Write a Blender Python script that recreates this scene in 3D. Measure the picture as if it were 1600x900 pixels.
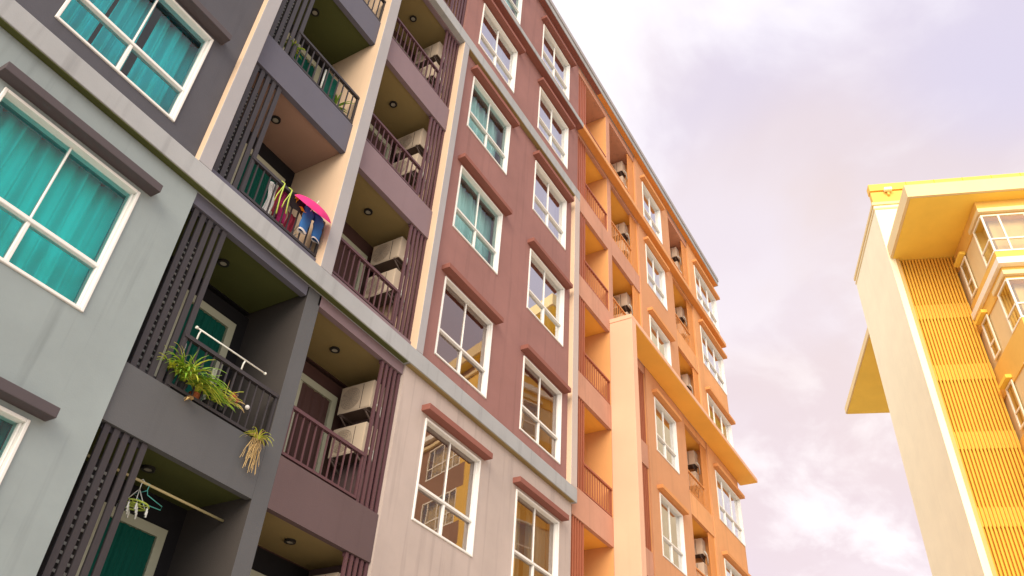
import bpy, math, random
from mathutils import Vector, Matrix
random.seed(7)
scene = bpy.context.scene
for o in list(bpy.data.objects):
    bpy.data.objects.remove(o, do_unlink=True)
COL = scene.collection
R = math.radians

# ------------------------------------------------------------------ camera
# origin = the eye, 1.6 m above the pavement; X runs along the near facade, Y into it, Z up
cd = bpy.data.cameras.new("camera"); cam = bpy.data.objects.new("camera", cd); COL.objects.link(cam)
rt = Vector((0.50531693, -0.86089413, 0.05929667))
dn = Vector((0.55759883, 0.27330382, -0.78382942))
fw = Vector((0.65858815, 0.42914603, 0.61813861))
m = Matrix.Identity(4)
for i in range(3):
    m[i][0] = rt[i]; m[i][1] = -dn[i]; m[i][2] = -fw[i]
cam.matrix_world = m
cd.sensor_fit = 'HORIZONTAL'; cd.sensor_width = 36.0
cd.lens = 1264.28 / 1600.0 * 36.0
cd.clip_start = 0.1; cd.clip_end = 3000
scene.camera = cam

# ------------------------------------------------------------------ sky
SUN_DIR = Vector((-0.88, -0.24, 0.44)).normalized()
world = bpy.data.worlds.new("World"); scene.world = world; world.use_nodes = True
nt = world.node_tree
for n in list(nt.nodes): nt.nodes.remove(n)
def N(t, **k):
    n = nt.nodes.new(t)
    for a, v in k.items(): setattr(n, a, v)
    return n
L = nt.links.new
out = N('ShaderNodeOutputWorld'); bg = N('ShaderNodeBackground'); bg.inputs[1].default_value = 0.1
sky = N('ShaderNodeTexSky', sky_type='NISHITA'); sky.sun_disc = False
sky.sun_elevation = math.asin(SUN_DIR.z); sky.sun_rotation = math.atan2(SUN_DIR.x, SUN_DIR.y)
tc = N('ShaderNodeTexCoord'); sep = N('ShaderNodeSeparateXYZ'); L(tc.outputs['Generated'], sep.inputs[0])
# project the view direction on a flat cloud layer
add = N('ShaderNodeMath', operation='ADD'); add.inputs[1].default_value = 0.35; L(sep.outputs[2], add.inputs[0])
mx = N('ShaderNodeMath', operation='MAXIMUM'); mx.inputs[1].default_value = 0.12; L(add.outputs[0], mx.inputs[0])
dx = N('ShaderNodeMath', operation='DIVIDE'); L(sep.outputs[0], dx.inputs[0]); L(mx.outputs[0], dx.inputs[1])
dy = N('ShaderNodeMath', operation='DIVIDE'); L(sep.outputs[1], dy.inputs[0]); L(mx.outputs[0], dy.inputs[1])
comb = N('ShaderNodeCombineXYZ'); L(dx.outputs[0], comb.inputs[0]); L(dy.outputs[0], comb.inputs[1])
def noise(scale, detail, rough, dist, off):
    mp = N('ShaderNodeMapping'); mp.inputs['Location'].default_value = off
    L(comb.outputs[0], mp.inputs[0])
    n = N('ShaderNodeTexNoise'); n.inputs['Scale'].default_value = scale; n.inputs['Detail'].default_value = detail
    n.inputs['Roughness'].default_value = rough; n.inputs['Distortion'].default_value = dist
    L(mp.outputs[0], n.inputs['Vector']); return n
def ramp(src, stops):
    r = N('ShaderNodeValToRGB'); cr = r.color_ramp; cr.interpolation = 'EASE'
    while len(cr.elements) > 1: cr.elements.remove(cr.elements[-1])
    for i, (p, c) in enumerate(stops):
        e = cr.elements[0] if i == 0 else cr.elements.new(p)
        e.position = p; e.color = (*c, 1)
    L(src, r.inputs[0]); return r
n_tint = noise(1.3, 2, .5, .2, (43.210, 8.355, 0))
n_body = noise(1.9, 6, .48, .35, (38.210, 5.355, 0))
n_puff = noise(2.9, 8, .52, .3, (40.410, 6.455, 0))
tint = ramp(n_tint.outputs[0], [(.40, (.82, .755, .93)), (.50, (.91, .785, .83)), (.60, (.95, .80, .79))])
body = ramp(n_body.outputs[0], [(.46, (0, 0, 0)), (.64, (1, 1, 1))])
puff = ramp(n_puff.outputs[0], [(.50, (0, 0, 0)), (.69, (1, 1, 1))])
m1 = N('ShaderNodeMixRGB'); L(body.outputs[0], m1.inputs[0]); L(tint.outputs[0], m1.inputs[1]); m1.inputs[2].default_value = (.97, .87, .94, 1)
m2 = N('ShaderNodeMixRGB'); L(puff.outputs[0], m2.inputs[0]); L(m1.outputs[0], m2.inputs[1]); m2.inputs[2].default_value = (1.15, 1.10, 1.16, 1)
sc = N('ShaderNodeVectorMath', operation='SCALE'); sc.inputs['Scale'].default_value = 10.0; L(m2.outputs[0], sc.inputs[0])
m3 = N('ShaderNodeMixRGB'); m3.inputs[0].default_value = .93; L(sky.outputs[0], m3.inputs[1]); L(sc.outputs[0], m3.inputs[2])
hz = N('ShaderNodeMapRange'); hz.interpolation_type = 'SMOOTHSTEP'; hz.inputs[1].default_value = .72; hz.inputs[2].default_value = .30
hz.inputs[3].default_value = 0.0; hz.inputs[4].default_value = .75; L(sep.outputs[2], hz.inputs[0])
hm = N('ShaderNodeMixRGB'); L(hz.outputs[0], hm.inputs[0]); L(m3.outputs[0], hm.inputs[1])
n_low = noise(4.6, 9, .55, .4, (2.1, 6.3, 0)); low = ramp(n_low.outputs[0], [(.44, (0, 0, 0)), (.60, (1, 1, 1))])
hc = N('ShaderNodeMixRGB'); L(low.outputs[0], hc.inputs[0]); hc.inputs[1].default_value = (9.3, 7.8, 8.3, 1); hc.inputs[2].default_value = (12.0, 11.2, 11.4, 1); L(hc.outputs[0], hm.inputs[2])
m3 = hm
# the cloud layer is brighter round the veiled sun
dt = N('ShaderNodeVectorMath', operation='DOT_PRODUCT'); L(tc.outputs['Generated'], dt.inputs[0]); dt.inputs[1].default_value = SUN_DIR
gr = N('ShaderNodeMapRange'); gr.interpolation_type = 'SMOOTHSTEP'; gr.inputs[1].default_value = -.05; gr.inputs[2].default_value = 1.0
gr.inputs[3].default_value = 0.0; gr.inputs[4].default_value = 1.0; L(dt.outputs['Value'], gr.inputs[0])
gs = N('ShaderNodeMixRGB'); L(gr.outputs[0], gs.inputs[0]); L(m3.outputs[0], gs.inputs[1]); gs.inputs[2].default_value = (15.0, 15.4, 15.6, 1)
L(gs.outputs[0], bg.inputs[0]); L(bg.outputs[0], out.inputs[0])

# ------------------------------------------------------------------ veiled sun
sd = bpy.data.lights.new("sun", 'SUN'); so = bpy.data.objects.new("sun", sd); COL.objects.link(so)
sd.energy = 4.0; sd.angle = R(40); sd.color = (1.0, 0.84, 0.64)
so.rotation_euler = SUN_DIR.to_track_quat('Z', 'Y').to_euler()

# ------------------------------------------------------------------ exposure
scene.view_settings.view_transform = 'Standard'; scene.view_settings.look = 'None'
scene.view_settings.exposure = 0.0; scene.view_settings.gamma = 1.0
scene.view_settings.use_curve_mapping = False
scene.render.engine = 'CYCLES'
scene.cycles.max_bounces = 8; scene.cycles.transparent_max_bounces = 12

# ------------------------------------------------------------------ materials
def mat(name, col, rough=.8, var=.06, bump=.15, bscale=60, streak=.0, metal=0.0, spec=.3):
    mm = bpy.data.materials.new(name); mm.use_nodes = True
    t = mm.node_tree; b = t.nodes['Principled BSDF']
    b.inputs['Roughness'].default_value = rough; b.inputs['Metallic'].default_value = metal
    b.inputs['Specular IOR Level'].default_value = spec
    tcn = t.nodes.new('ShaderNodeTexCoord')
    if var > 0 or streak > 0:
        n1 = t.nodes.new('ShaderNodeTexNoise'); n1.inputs['Scale'].default_value = .9; n1.inputs['Detail'].default_value = 6; n1.inputs['Roughness'].default_value = .62
        t.links.new(tcn.outputs['Object'], n1.inputs['Vector'])
        r1 = t.nodes.new('ShaderNodeMapRange'); r1.inputs[1].default_value = .3; r1.inputs[2].default_value = .7
        r1.inputs[3].default_value = 1 - var; r1.inputs[4].default_value = 1 + var
        t.links.new(n1.outputs[0], r1.inputs[0]); fac = r1.outputs[0]
        if streak > 0:
            mp = t.nodes.new('ShaderNodeMapping'); mp.inputs['Scale'].default_value = (7, 7, .35)
            t.links.new(tcn.outputs['Object'], mp.inputs[0])
            n2 = t.nodes.new('ShaderNodeTexNoise'); n2.inputs['Scale'].default_value = 1.0; n2.inputs['Detail'].default_value = 5
            t.links.new(mp.outputs[0], n2.inputs['Vector'])
            r2 = t.nodes.new('ShaderNodeMapRange'); r2.inputs[1].default_value = .55; r2.inputs[2].default_value = .8
            r2.inputs[3].default_value = 1; r2.inputs[4].default_value = 1 - streak
            t.links.new(n2.outputs[0], r2.inputs[0])
            mu = t.nodes.new('ShaderNodeMath'); mu.operation = 'MULTIPLY'
            t.links.new(fac, mu.inputs[0]); t.links.new(r2.outputs[0], mu.inputs[1]); fac = mu.outputs[0]
        s = t.nodes.new('ShaderNodeVectorMath'); s.operation = 'SCALE'; s.inputs[0].default_value = col
        t.links.new(fac, s.inputs['Scale']); t.links.new(s.outputs[0], b.inputs['Base Color'])
    else:
        b.inputs['Base Color'].default_value = (*col, 1)
    if bump > 0:
        nb = t.nodes.new('ShaderNodeTexNoise'); nb.inputs['Scale'].default_value = bscale; nb.inputs['Detail'].default_value = 3
        t.links.new(tcn.outputs['Object'], nb.inputs['Vector'])
        bp = t.nodes.new('ShaderNodeBump'); bp.inputs['Strength'].default_value = bump; bp.inputs['Distance'].default_value = .01
        t.links.new(nb.outputs[0], bp.inputs['Height']); t.links.new(bp.outputs[0], b.inputs['Normal'])
    return mm
def glass(name, tint=(.92, .97, .96), base=.05, rough=.01, ior=1.5, refl=(1, 1, 1)):
    mm = bpy.data.materials.new(name); mm.use_nodes = True
    t = mm.node_tree
    for n in list(t.nodes): t.nodes.remove(n)
    o = t.nodes.new('ShaderNodeOutputMaterial'); tr = t.nodes.new('ShaderNodeBsdfTransparent'); gl = t.nodes.new('ShaderNodeBsdfGlossy')
    tr.inputs[0].default_value = (*tint, 1); gl.inputs['Roughness'].default_value = rough; gl.inputs[0].default_value = (*refl, 1)
    fr = t.nodes.new('ShaderNodeFresnel'); fr.inputs[0].default_value = ior
    ad = t.nodes.new('ShaderNodeMath'); ad.operation = 'ADD'; ad.inputs[1].default_value = base; ad.use_clamp = True
    mi = t.nodes.new('ShaderNodeMixShader')
    # very slight waviness of float glass
    tcn = t.nodes.new('ShaderNodeTexCoord'); nn = t.nodes.new('ShaderNodeTexNoise'); nn.inputs['Scale'].default_value = 1.6
    t.links.new(tcn.outputs['Object'], nn.inputs['Vector'])
    bp = t.nodes.new('ShaderNodeBump'); bp.inputs['Strength'].default_value = .02; bp.inputs['Distance'].default_value = .02
    t.links.new(nn.outputs[0], bp.inputs['Height']); t.links.new(bp.outputs[0], gl.inputs['Normal'])
    t.links.new(fr.outputs[0], ad.inputs[0]); t.links.new(ad.outputs[0], mi.inputs[0])
    t.links.new(tr.outputs[0], mi.inputs[1]); t.links.new(gl.outputs[0], mi.inputs[2]); t.links.new(mi.outputs[0], o.inputs[0])
    return mm
def cloth(name, col, trans=.3, var=.1):
    mm = mat(name, col, rough=.9, var=var, bump=.1, bscale=120)
    t = mm.node_tree; b = t.nodes['Principled BSDF']
    o = t.nodes['Material Output']; tl = t.nodes.new('ShaderNodeBsdfTranslucent'); tl.inputs[0].default_value = (*col, 1)
    mi = t.nodes.new('ShaderNodeMixShader'); mi.inputs[0].default_value = trans
    t.links.new(b.outputs[0], mi.inputs[1]); t.links.new(tl.outputs[0], mi.inputs[2]); t.links.new(mi.outputs[0], o.inputs[0])
    return mm
M = {}
def A(key, *a, **k): M[key] = mat(key, *a, **k)
A('plaster_grey', (0.27, 0.315, 0.325), streak=.26, var=.09)
A('plaster_rose', (0.46, 0.385, 0.355), streak=.26, var=.09)
A('plaster_charcoal', (0.083, 0.082, 0.098), streak=.20, var=.10)  # charcoal to apricot: the warm veil across the facade, put into bay colours
A('plaster_mauve', (0.285, 0.142, 0.13), streak=.22, var=.10)
A('plaster_orange', (0.53, 0.275, 0.19), streak=.22, var=.10)
A('plaster_apricot', (0.68, 0.34, 0.15), streak=.22, var=.10)
A('trim_grey', (0.355, 0.365, 0.38), streak=.26, var=.09)
A('trim_cream', (0.355, 0.345, 0.365), streak=.08, var=.05)
A('beam_grey', (0.115, 0.113, 0.15), var=.06, streak=.06)
A('beam_mauve', (0.22, 0.155, 0.175), var=.06, streak=.06)
A('frame_dark', (0.098, 0.1, 0.108), var=.07, streak=.08)
A('frame_dark_warm', (0.115, 0.076, 0.08), var=.07, streak=.08)
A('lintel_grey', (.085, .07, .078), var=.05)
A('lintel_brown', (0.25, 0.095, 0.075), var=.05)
A('lintel_orange', (0.66, 0.3, 0.11), var=.05)
A('metal_charcoal', (0.04, 0.035, 0.04), rough=.5, var=.04, bump=0)
A('metal_plum', (0.1, 0.045, 0.055), rough=.5, var=.04, bump=0)
A('metal_rust', (.36, .11, .06), rough=.5, var=.04, bump=0)
A('metal_amber', (.62, .26, .08), rough=.5, var=.04, bump=0)
A('ceil_olive', (0.075, 0.085, 0.024), var=.08)  # balcony shade deepened in the ceiling colour
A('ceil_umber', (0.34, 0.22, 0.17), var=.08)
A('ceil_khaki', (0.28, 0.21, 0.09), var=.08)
A('ceil_amber', (0.95, 0.52, 0.1), var=.06)  # orange veil over the right-hand shadows, put into the ceiling colour
A('inner_dark', (0.01, 0.009, 0.011), var=.1)  # gloom of the recesses put into the wall colour
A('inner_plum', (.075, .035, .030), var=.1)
A('inner_amber', (0.72, 0.36, 0.14), var=.06)  # on pillar flanks it holds their orange-lit look
A('white_frame', (.80, .79, .77), rough=.45, var=.02, bump=0)
A('old_frame', (.42, .42, .31), rough=.5, var=.04, bump=0)
A('room', (0.52, 0.29, 0.16), var=.1, bump=0)
A('ac_shell', (0.68, 0.56, 0.44), rough=.45, var=.03, bump=0)
A('ac_grille', (.45, .37, .30), rough=.5, var=.03, bump=0)
A('ac_dark', (.10, .07, .06), rough=.6, var=.05, bump=0)
A('lamp_black', (.02, .018, .018), rough=.4, bump=0)
A('lamp_lens', (.35, .33, .28), rough=.2, bump=0)
A('roof_grey', (.36, .34, .35), var=.08)
A('paving', (0.55, 0.5, 0.42), var=.12, bscale=8)
A('plaster_amber', (0.58, 0.29, 0.15), streak=.10, var=.06)  # one more step of the warm veil held in the bay colours
A('flank_shaded', (.055,.048,.046), var=.08)  # shade on the low pillar flanks, held in the colour
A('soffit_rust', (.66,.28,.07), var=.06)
A('trim_rose', (.50, .42, .39), var=.04, streak=.08)
A('b2_brown', (.34, .195, .125), var=.08, streak=.12)
A('b2_trim', (.66, .44, .17), var=.05)
A('strip_grey', (.42, .43, .42), rough=.5, var=.1, bump=0)
A('flank_sunlit', (0.66, 0.49, 0.35), var=.04, streak=.06)  # warm sun on the pilaster flanks, held in the colour
A('b2_cream', (.95, .87, .62), var=.04, streak=.05)
A('fin_cream', (0.74, 0.45, 0.31), var=.04, streak=.05)
A('b2_yellow', (0.95, 0.66, 0.11), var=.05)
A('b2_gold', (.84, .52, .12), var=.05, streak=.05)
A('b2_pale', (0.8, 0.62, 0.33), var=.04)
A('b2_slat', (.80, .44, .06), var=.05, bump=0)
A('b2_dark', (0.8, 0.45, 0.04), var=.05, bump=0)
A('b2_white', (.92, .86, .72), var=.02, bump=0)
A('steel_white', (.75, .76, .72), rough=.35, var=.02, bump=0)
A('neon', (0.46, 0.58, 0.1), rough=.5, var=.05, bump=0)
A('teal_wire', (.12, .55, .50), rough=.4, var=.02, bump=0)
A('peg_white', (.75, .78, .74), rough=.5, var=.02, bump=0)
A('terracotta', (.42, .13, .05), var=.1)
A('pot_dark', (.05, .05, .055), var=.1)
A('leaf_green', (0.2, 0.36, 0.035), rough=.5, var=.35, bump=0)
A('leaf_lime', (0.48, 0.52, 0.06), rough=.5, var=.3, bump=0)
A('leaf_dry', (.52, .36, .16), rough=.7, var=.3, bump=0)
A('flower_red', (.40, .05, .04), var=.2, bump=0)
M['glass'] = glass('glass', base=0.02, ior=1.35)
M['glass_mid'] = glass('glass_mid', base=.22, tint=(.80, .76, .72), refl=(.92, .80, .76))
M['glass_mirror'] = glass('glass_mirror', base=.44, tint=(.86, .88, .88))
M['glass_b2'] = glass('glass_b2', base=.12, tint=(.9, .88, .75))
M['curtain_teal'] = cloth('curtain_teal', (.0, .88, .85), .1)
M['curtain_deep'] = cloth('curtain_deep', (.0, .62, .56), .1)
M['curtain_azure'] = cloth('curtain_azure', (.0, .80, .86), .1)
M['curtain_aqua'] = cloth('curtain_aqua', (.58, .93, .87), .1)
M['curtain_sage'] = cloth('curtain_sage', (.58, .62, .48), .1)
M['curtain_white'] = cloth('curtain_white', (.88, .86, .80), .1)
M['curtain_green'] = cloth('curtain_green', (.0, .085, .06), .1)
M['cloth_pink'] = cloth('cloth_pink', (.82, .05, .26), .3, .12)
M['cloth_denim'] = cloth('cloth_denim', (.03, .13, .36), .05, .25)
M['cloth_black'] = cloth('cloth_black', (.015, .014, .016), 0, .1)
M['cloth_amber'] = cloth('cloth_amber', (.75, .33, .02), .2, .1)
M['cloth_maroon'] = cloth('cloth_maroon', (.30, .03, .06), .2, .3)
M['cloth_white'] = cloth('cloth_white', (.72, .70, .70), .2, .05)
M['cloth_magenta'] = cloth('cloth_magenta', (.45, .03, .15), .2, .2)

# ------------------------------------------------------------------ mesh helpers
class MB:
    def __init__(s): s.v = []; s.f = []; s.mi = []; s.cur = 0; s.sm = []
    def face(s, pts, smooth=False):
        b = len(s.v); s.v += [tuple(p) for p in pts]; s.f.append(list(range(b, b + len(pts)))); s.mi.append(s.cur); s.sm.append(smooth)
    def box(s, x0, x1, y0, y1, z0, z1, tf=None):
        c = [(x0,y0,z0),(x1,y0,z0),(x1,y1,z0),(x0,y1,z0),(x0,y0,z1),(x1,y0,z1),(x1,y1,z1),(x0,y1,z1)]
        if tf: c = [tf(p) for p in c]
        b = len(s.v); s.v += [tuple(p) for p in c]
        for q in ((0,3,2,1),(4,5,6,7),(0,1,5,4),(1,2,6,5),(2,3,7,6),(3,0,4,7)):
            s.f.append([b+i for i in q]); s.mi.append(s.cur); s.sm.append(False)
    def tube(s, pts, r, n=8, cap=True):
        pts = [Vector(p) for p in pts]; rings = []
        rr = r if isinstance(r, (list, tuple)) else [r]*len(pts)
        for i, p in enumerate(pts):
            a = pts[max(i-1,0)]; c = pts[min(i+1,len(pts)-1)]; d = (c-a).normalized()
            h = Vector((0,0,1)) if abs(d.z) < .9 else Vector((1,0,0))
            e1 = d.cross(h).normalized(); e2 = d.cross(e1)
            b = len(s.v)
            for k in range(n):
                t = 2*math.pi*k/n; s.v.append(tuple(p + (e1*math.cos(t)+e2*math.sin(t))*rr[i]))
            rings.append(b)
        for i in range(len(rings)-1):
            for k in range(n):
                s.f.append([rings[i]+k, rings[i]+(k+1)%n, rings[i+1]+(k+1)%n, rings[i+1]+k]); s.mi.append(s.cur); s.sm.append(True)
        if cap:
            s.f.append([rings[0]+k for k in range(n)][::-1]); s.mi.append(s.cur); s.sm.append(False)
            s.f.append([rings[-1]+k for k in range(n)]); s.mi.append(s.cur); s.sm.append(False)
    def grid(s, fn, nu, nv, smooth=True):
        b = len(s.v)
        for j in range(nv+1):
            for i in range(nu+1): s.v.append(tuple(fn(i/nu, j/nv)))
        for j in range(nv):
            for i in range(nu):
                s.f.append([b+j*(nu+1)+i, b+j*(nu+1)+i+1, b+(j+1)*(nu+1)+i+1, b+(j+1)*(nu+1)+i]); s.mi.append(s.cur); s.sm.append(smooth)
    def build(s, name, mats, parent=None, fix=True):
        me = bpy.data.meshes.new(name); me.from_pydata(s.v, [], s.f); 
        if not isinstance(mats, (list, tuple)): mats = [mats]
        for q in mats: me.materials.append(M[q])
        for p, i, k in zip(me.polygons, s.mi, s.sm): p.material_index = i; p.use_smooth = k
        me.update()
        o = bpy.data.objects.new(name, me); COL.objects.link(o)
        if parent:
            o.parent = parent
            if parent.type == 'EMPTY':
                o.matrix_parent_inverse = Matrix.Translation(-Vector(parent.location)) if parent.rotation_euler[:] == (0,0,0) else parent.matrix_world.inverted()
            else: o.matrix_parent_inverse = Matrix.Identity(4)
        return o
def bevel(o, w=.008, seg=2):
    b = o.modifiers.new('bevel', 'BEVEL'); b.width = w; b.segments = seg; b.limit_method = 'ANGLE'; b.angle_limit = R(40)
    return o
def tag(o, label=None, cat=None, group=None, kind=None):
    if label: o['label'] = label
    if cat: o['category'] = cat
    if group: o['group'] = group
    if kind: o['kind'] = kind
    return o
def empty(name, loc, label, cat, group=None):
    o = bpy.data.objects.new(name, None); COL.objects.link(o); o.location = loc; o.empty_display_size = .2
    return tag(o, label, cat, group)
def wall(mb, u0, u1, z0, z1, Y, openings, depth=.26, tf=None):
    """front sheet with real openings and reveals, plus its outer returns"""
    T = tf or (lambda p: p)
    us = sorted({u0, u1, *[v for o in openings for v in o[:2]]}); zs = sorted({z0, z1, *[v for o in openings for v in o[2:]]})
    for i in range(len(us)-1):
        for j in range(len(zs)-1):
            a, b, c, d = us[i], us[i+1], zs[j], zs[j+1]; cu, cz = (a+b)/2, (c+d)/2
            if any(o[0] < cu < o[1] and o[2] < cz < o[3] for o in openings): continue
            mb.face([T((a,Y,c)), T((b,Y,c)), T((b,Y,d)), T((a,Y,d))])
    Z = Y + depth
    for (a, b, c, d) in openings:
        mb.face([T((a,Y,c)), T((a,Y,d)), T((a,Z,d)), T((a,Z,c))]); mb.face([T((b,Y,d)), T((b,Y,c)), T((b,Z,c)), T((b,Z,d))])
        mb.face([T((b,Y,c)), T((a,Y,c)), T((a,Z,c)), T((b,Z,c))]); mb.face([T((a,Y,d)), T((b,Y,d)), T((b,Z,d)), T((a,Z,d))])
    a, b, c, d = u0, u1, z0, z1
    mb.face([T((a,Y,d)), T((a,Y,c)), T((a,Z,c)), T((a,Z,d))]); mb.face([T((b,Y,c)), T((b,Y,d)), T((b,Z,d)), T((b,Z,c))])
    mb.face([T((a,Y,c)), T((b,Y,c)), T((b,Z,c)), T((a,Z,c))]); mb.face([T((b,Y,d)), T((a,Y,d)), T((a,Z,d)), T((b,Z,d))])

# ------------------------------------------------------------------ ground
g = MB(); g.face([(-600,-600,-1.6),(600,-600,-1.6),(600,600,-1.6),(-600,600,-1.6)])
tag(g.build('ground', 'paving'), kind='structure')

# ================================================================== NEAR BUILDING
B1 = empty('apartment_building', (10, 7, -1.6), 'long multi-storey apartment block with bays toned from grey through mauve to orange by a warm veil, balconies and cream bands', 'building')
GZ = -1.6
S = 2.845
def FB(k): return 3.62 if k == 0 else (6.53 + S*(k-1) if k > 0 else 3.62 + S*k)
def FT(k): return FB(k) + (.66 if k <= 0 else .65)
WIN0 = 4.46; WH = 1.655
def wz(k): return WIN0 + S*k
COLS = {'A': (1.60, 3.235), 'B': (8.72, 10.33), 'C': (11.52, 13.15), 'E': (18.53, 20.14), 'G': (23.52, 25.99)}
YW = 7.08; TOP = 21.05
def op(c, k): return (COLS[c][0], COLS[c][1], wz(k), wz(k)+WH)

def mk_wall(matk, u0, u1, z0, z1, Y, ops, depth=.26):
    b = MB(); wall(b, u0, u1, z0, z1, Y, ops, depth); return b.build('wall', matk, B1)
mk_wall('plaster_grey', -7, 3.848, GZ, 6.70, 7.10, [op('A',-1), op('A',0)])
mk_wall('plaster_charcoal', -7, 3.70, 7.0, TOP, 7.112, [op('A',1)])
mk_wall('plaster_rose', 8.06, 13.66, GZ, 6.70, 7.10, [op('B',0), op('C',0)])
mk_wall('plaster_mauve', 8.16, 13.75, 7.0, TOP, 7.112, [op('B',k) for k in range(1,6)] + [op('C',k) for k in range(1,6)])
mk_wall('plaster_amber', 17.98, 20.93, GZ, TOP, 7.10, [op('E',k) for k in range(1,6)])
# the last bay is open at its corner so that the window can turn round it
gb = MB()
zs = [GZ] + [v for k in range(1,6) for v in (wz(k), wz(k)+WH)] + [TOP]
for i in range(0, len(zs), 2):
    gb.box(22.93, 26.0, 7.10, 7.36, zs[i], zs[i+1])
for k in range(1,6): gb.box(22.93, 23.52, 7.10, 7.36, wz(k), wz(k)+WH)
gb.build('wall', 'plaster_apricot', B1)
# end wall, with the corner openings, and roof deck
eb = MB()
for i in range(0, len(zs), 2): eb.box(25.74, 26.0, 7.36, 8.5, zs[i], zs[i+1])
eb.box(25.74, 26.0, 8.5, 24, GZ, TOP)
eb.build('wall', 'plaster_apricot', B1)

# structural core with the rooms behind the windows
core = MB(); core.box(-7, 25.7, 9.9, 24, GZ, TOP - .02)
for (a, b) in ((-7, 3.6), (8.33, 13.5), (18.02, 20.9), (22.96, 25.7)):
    for k in range(-1, 7):
        z = FB(k); core.box(a, b, 7.37, 9.9, z+.10, z+.52)
    core.box(a, a+.02, 7.37, 9.9, GZ, TOP-.03)
    if b < 25: core.box(b-.02, b, 7.37, 9.9, GZ, TOP-.03)
core.build('floor_slab', 'room', B1)

# pilasters (their flanks run back as the balcony side walls)
def pil(matk, a, b, y0, y1, z0, z1, bv=True):
    q = MB(); q.box(a, b, y0, y1, z0, z1)
    if matk in ('trim_cream', 'trim_rose', 'plaster_orange', 'frame_dark'): q.mi[-1] = 1          # the left flank's sunlit or shaded tone is put into its colour
    o = q.build('pilaster', [matk, {'plaster_orange': 'inner_amber', 'frame_dark': 'flank_shaded'}.get(matk, 'flank_sunlit')], B1); return bevel(o, .01) if bv else o
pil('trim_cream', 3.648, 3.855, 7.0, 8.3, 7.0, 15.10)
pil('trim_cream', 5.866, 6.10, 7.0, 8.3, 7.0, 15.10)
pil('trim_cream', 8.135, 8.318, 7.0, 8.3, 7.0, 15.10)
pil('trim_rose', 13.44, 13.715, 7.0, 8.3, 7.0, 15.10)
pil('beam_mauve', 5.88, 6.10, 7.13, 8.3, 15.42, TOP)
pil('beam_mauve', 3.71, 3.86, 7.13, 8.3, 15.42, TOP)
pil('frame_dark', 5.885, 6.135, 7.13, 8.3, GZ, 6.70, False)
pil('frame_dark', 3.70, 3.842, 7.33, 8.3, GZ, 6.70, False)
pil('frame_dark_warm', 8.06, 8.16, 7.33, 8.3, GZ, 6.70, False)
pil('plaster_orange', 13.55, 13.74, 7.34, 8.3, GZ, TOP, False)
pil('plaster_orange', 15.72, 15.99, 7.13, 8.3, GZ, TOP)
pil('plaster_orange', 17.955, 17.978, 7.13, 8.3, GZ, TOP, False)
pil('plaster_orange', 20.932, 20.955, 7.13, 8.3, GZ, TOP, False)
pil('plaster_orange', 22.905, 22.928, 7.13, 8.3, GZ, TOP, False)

# cream bands, ledge, eave
def band(name, matk, a, b, y0, y1, z0, z1, w=.012):
    q = MB(); q.box(a, b, y0, y1, z0, z1); return bevel(q.build(name, matk, B1), w)
band('floor_band', 'trim_grey', -7, 13.72, 6.998, 7.34, 6.703, 7.0)
band('floor_band', 'trim_grey', -7, 13.72, 6.998, 7.34, 15.103, 15.42)
band('ledge', 'trim_grey', -7, 13.70, 6.90, 7.128, 18.0, 18.165)
band('ledge', 'plaster_apricot', 13.70, 26.03, 6.90, 7.128, 18.0, 18.165)
ev = MB(); ev.box(-7, 26.05, 6.93, 24, 21.05, 21.26); ev.cur = 1; ev.box(-7, 26.08, 6.90, 24, 21.262, 21.43)
ev.build('eave', ['trim_grey', 'roof_grey'], B1)
# coloured soffit boards under the projections
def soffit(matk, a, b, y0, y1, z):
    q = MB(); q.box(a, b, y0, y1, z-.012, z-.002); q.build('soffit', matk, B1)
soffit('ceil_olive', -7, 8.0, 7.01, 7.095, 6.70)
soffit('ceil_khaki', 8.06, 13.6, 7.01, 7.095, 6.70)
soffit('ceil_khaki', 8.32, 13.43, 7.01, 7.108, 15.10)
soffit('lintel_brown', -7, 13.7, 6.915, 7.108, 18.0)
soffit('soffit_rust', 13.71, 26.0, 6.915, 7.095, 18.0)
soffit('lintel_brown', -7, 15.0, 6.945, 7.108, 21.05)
soffit('soffit_rust', 15.01, 26.0, 6.945, 7.095, 21.05)

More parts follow.
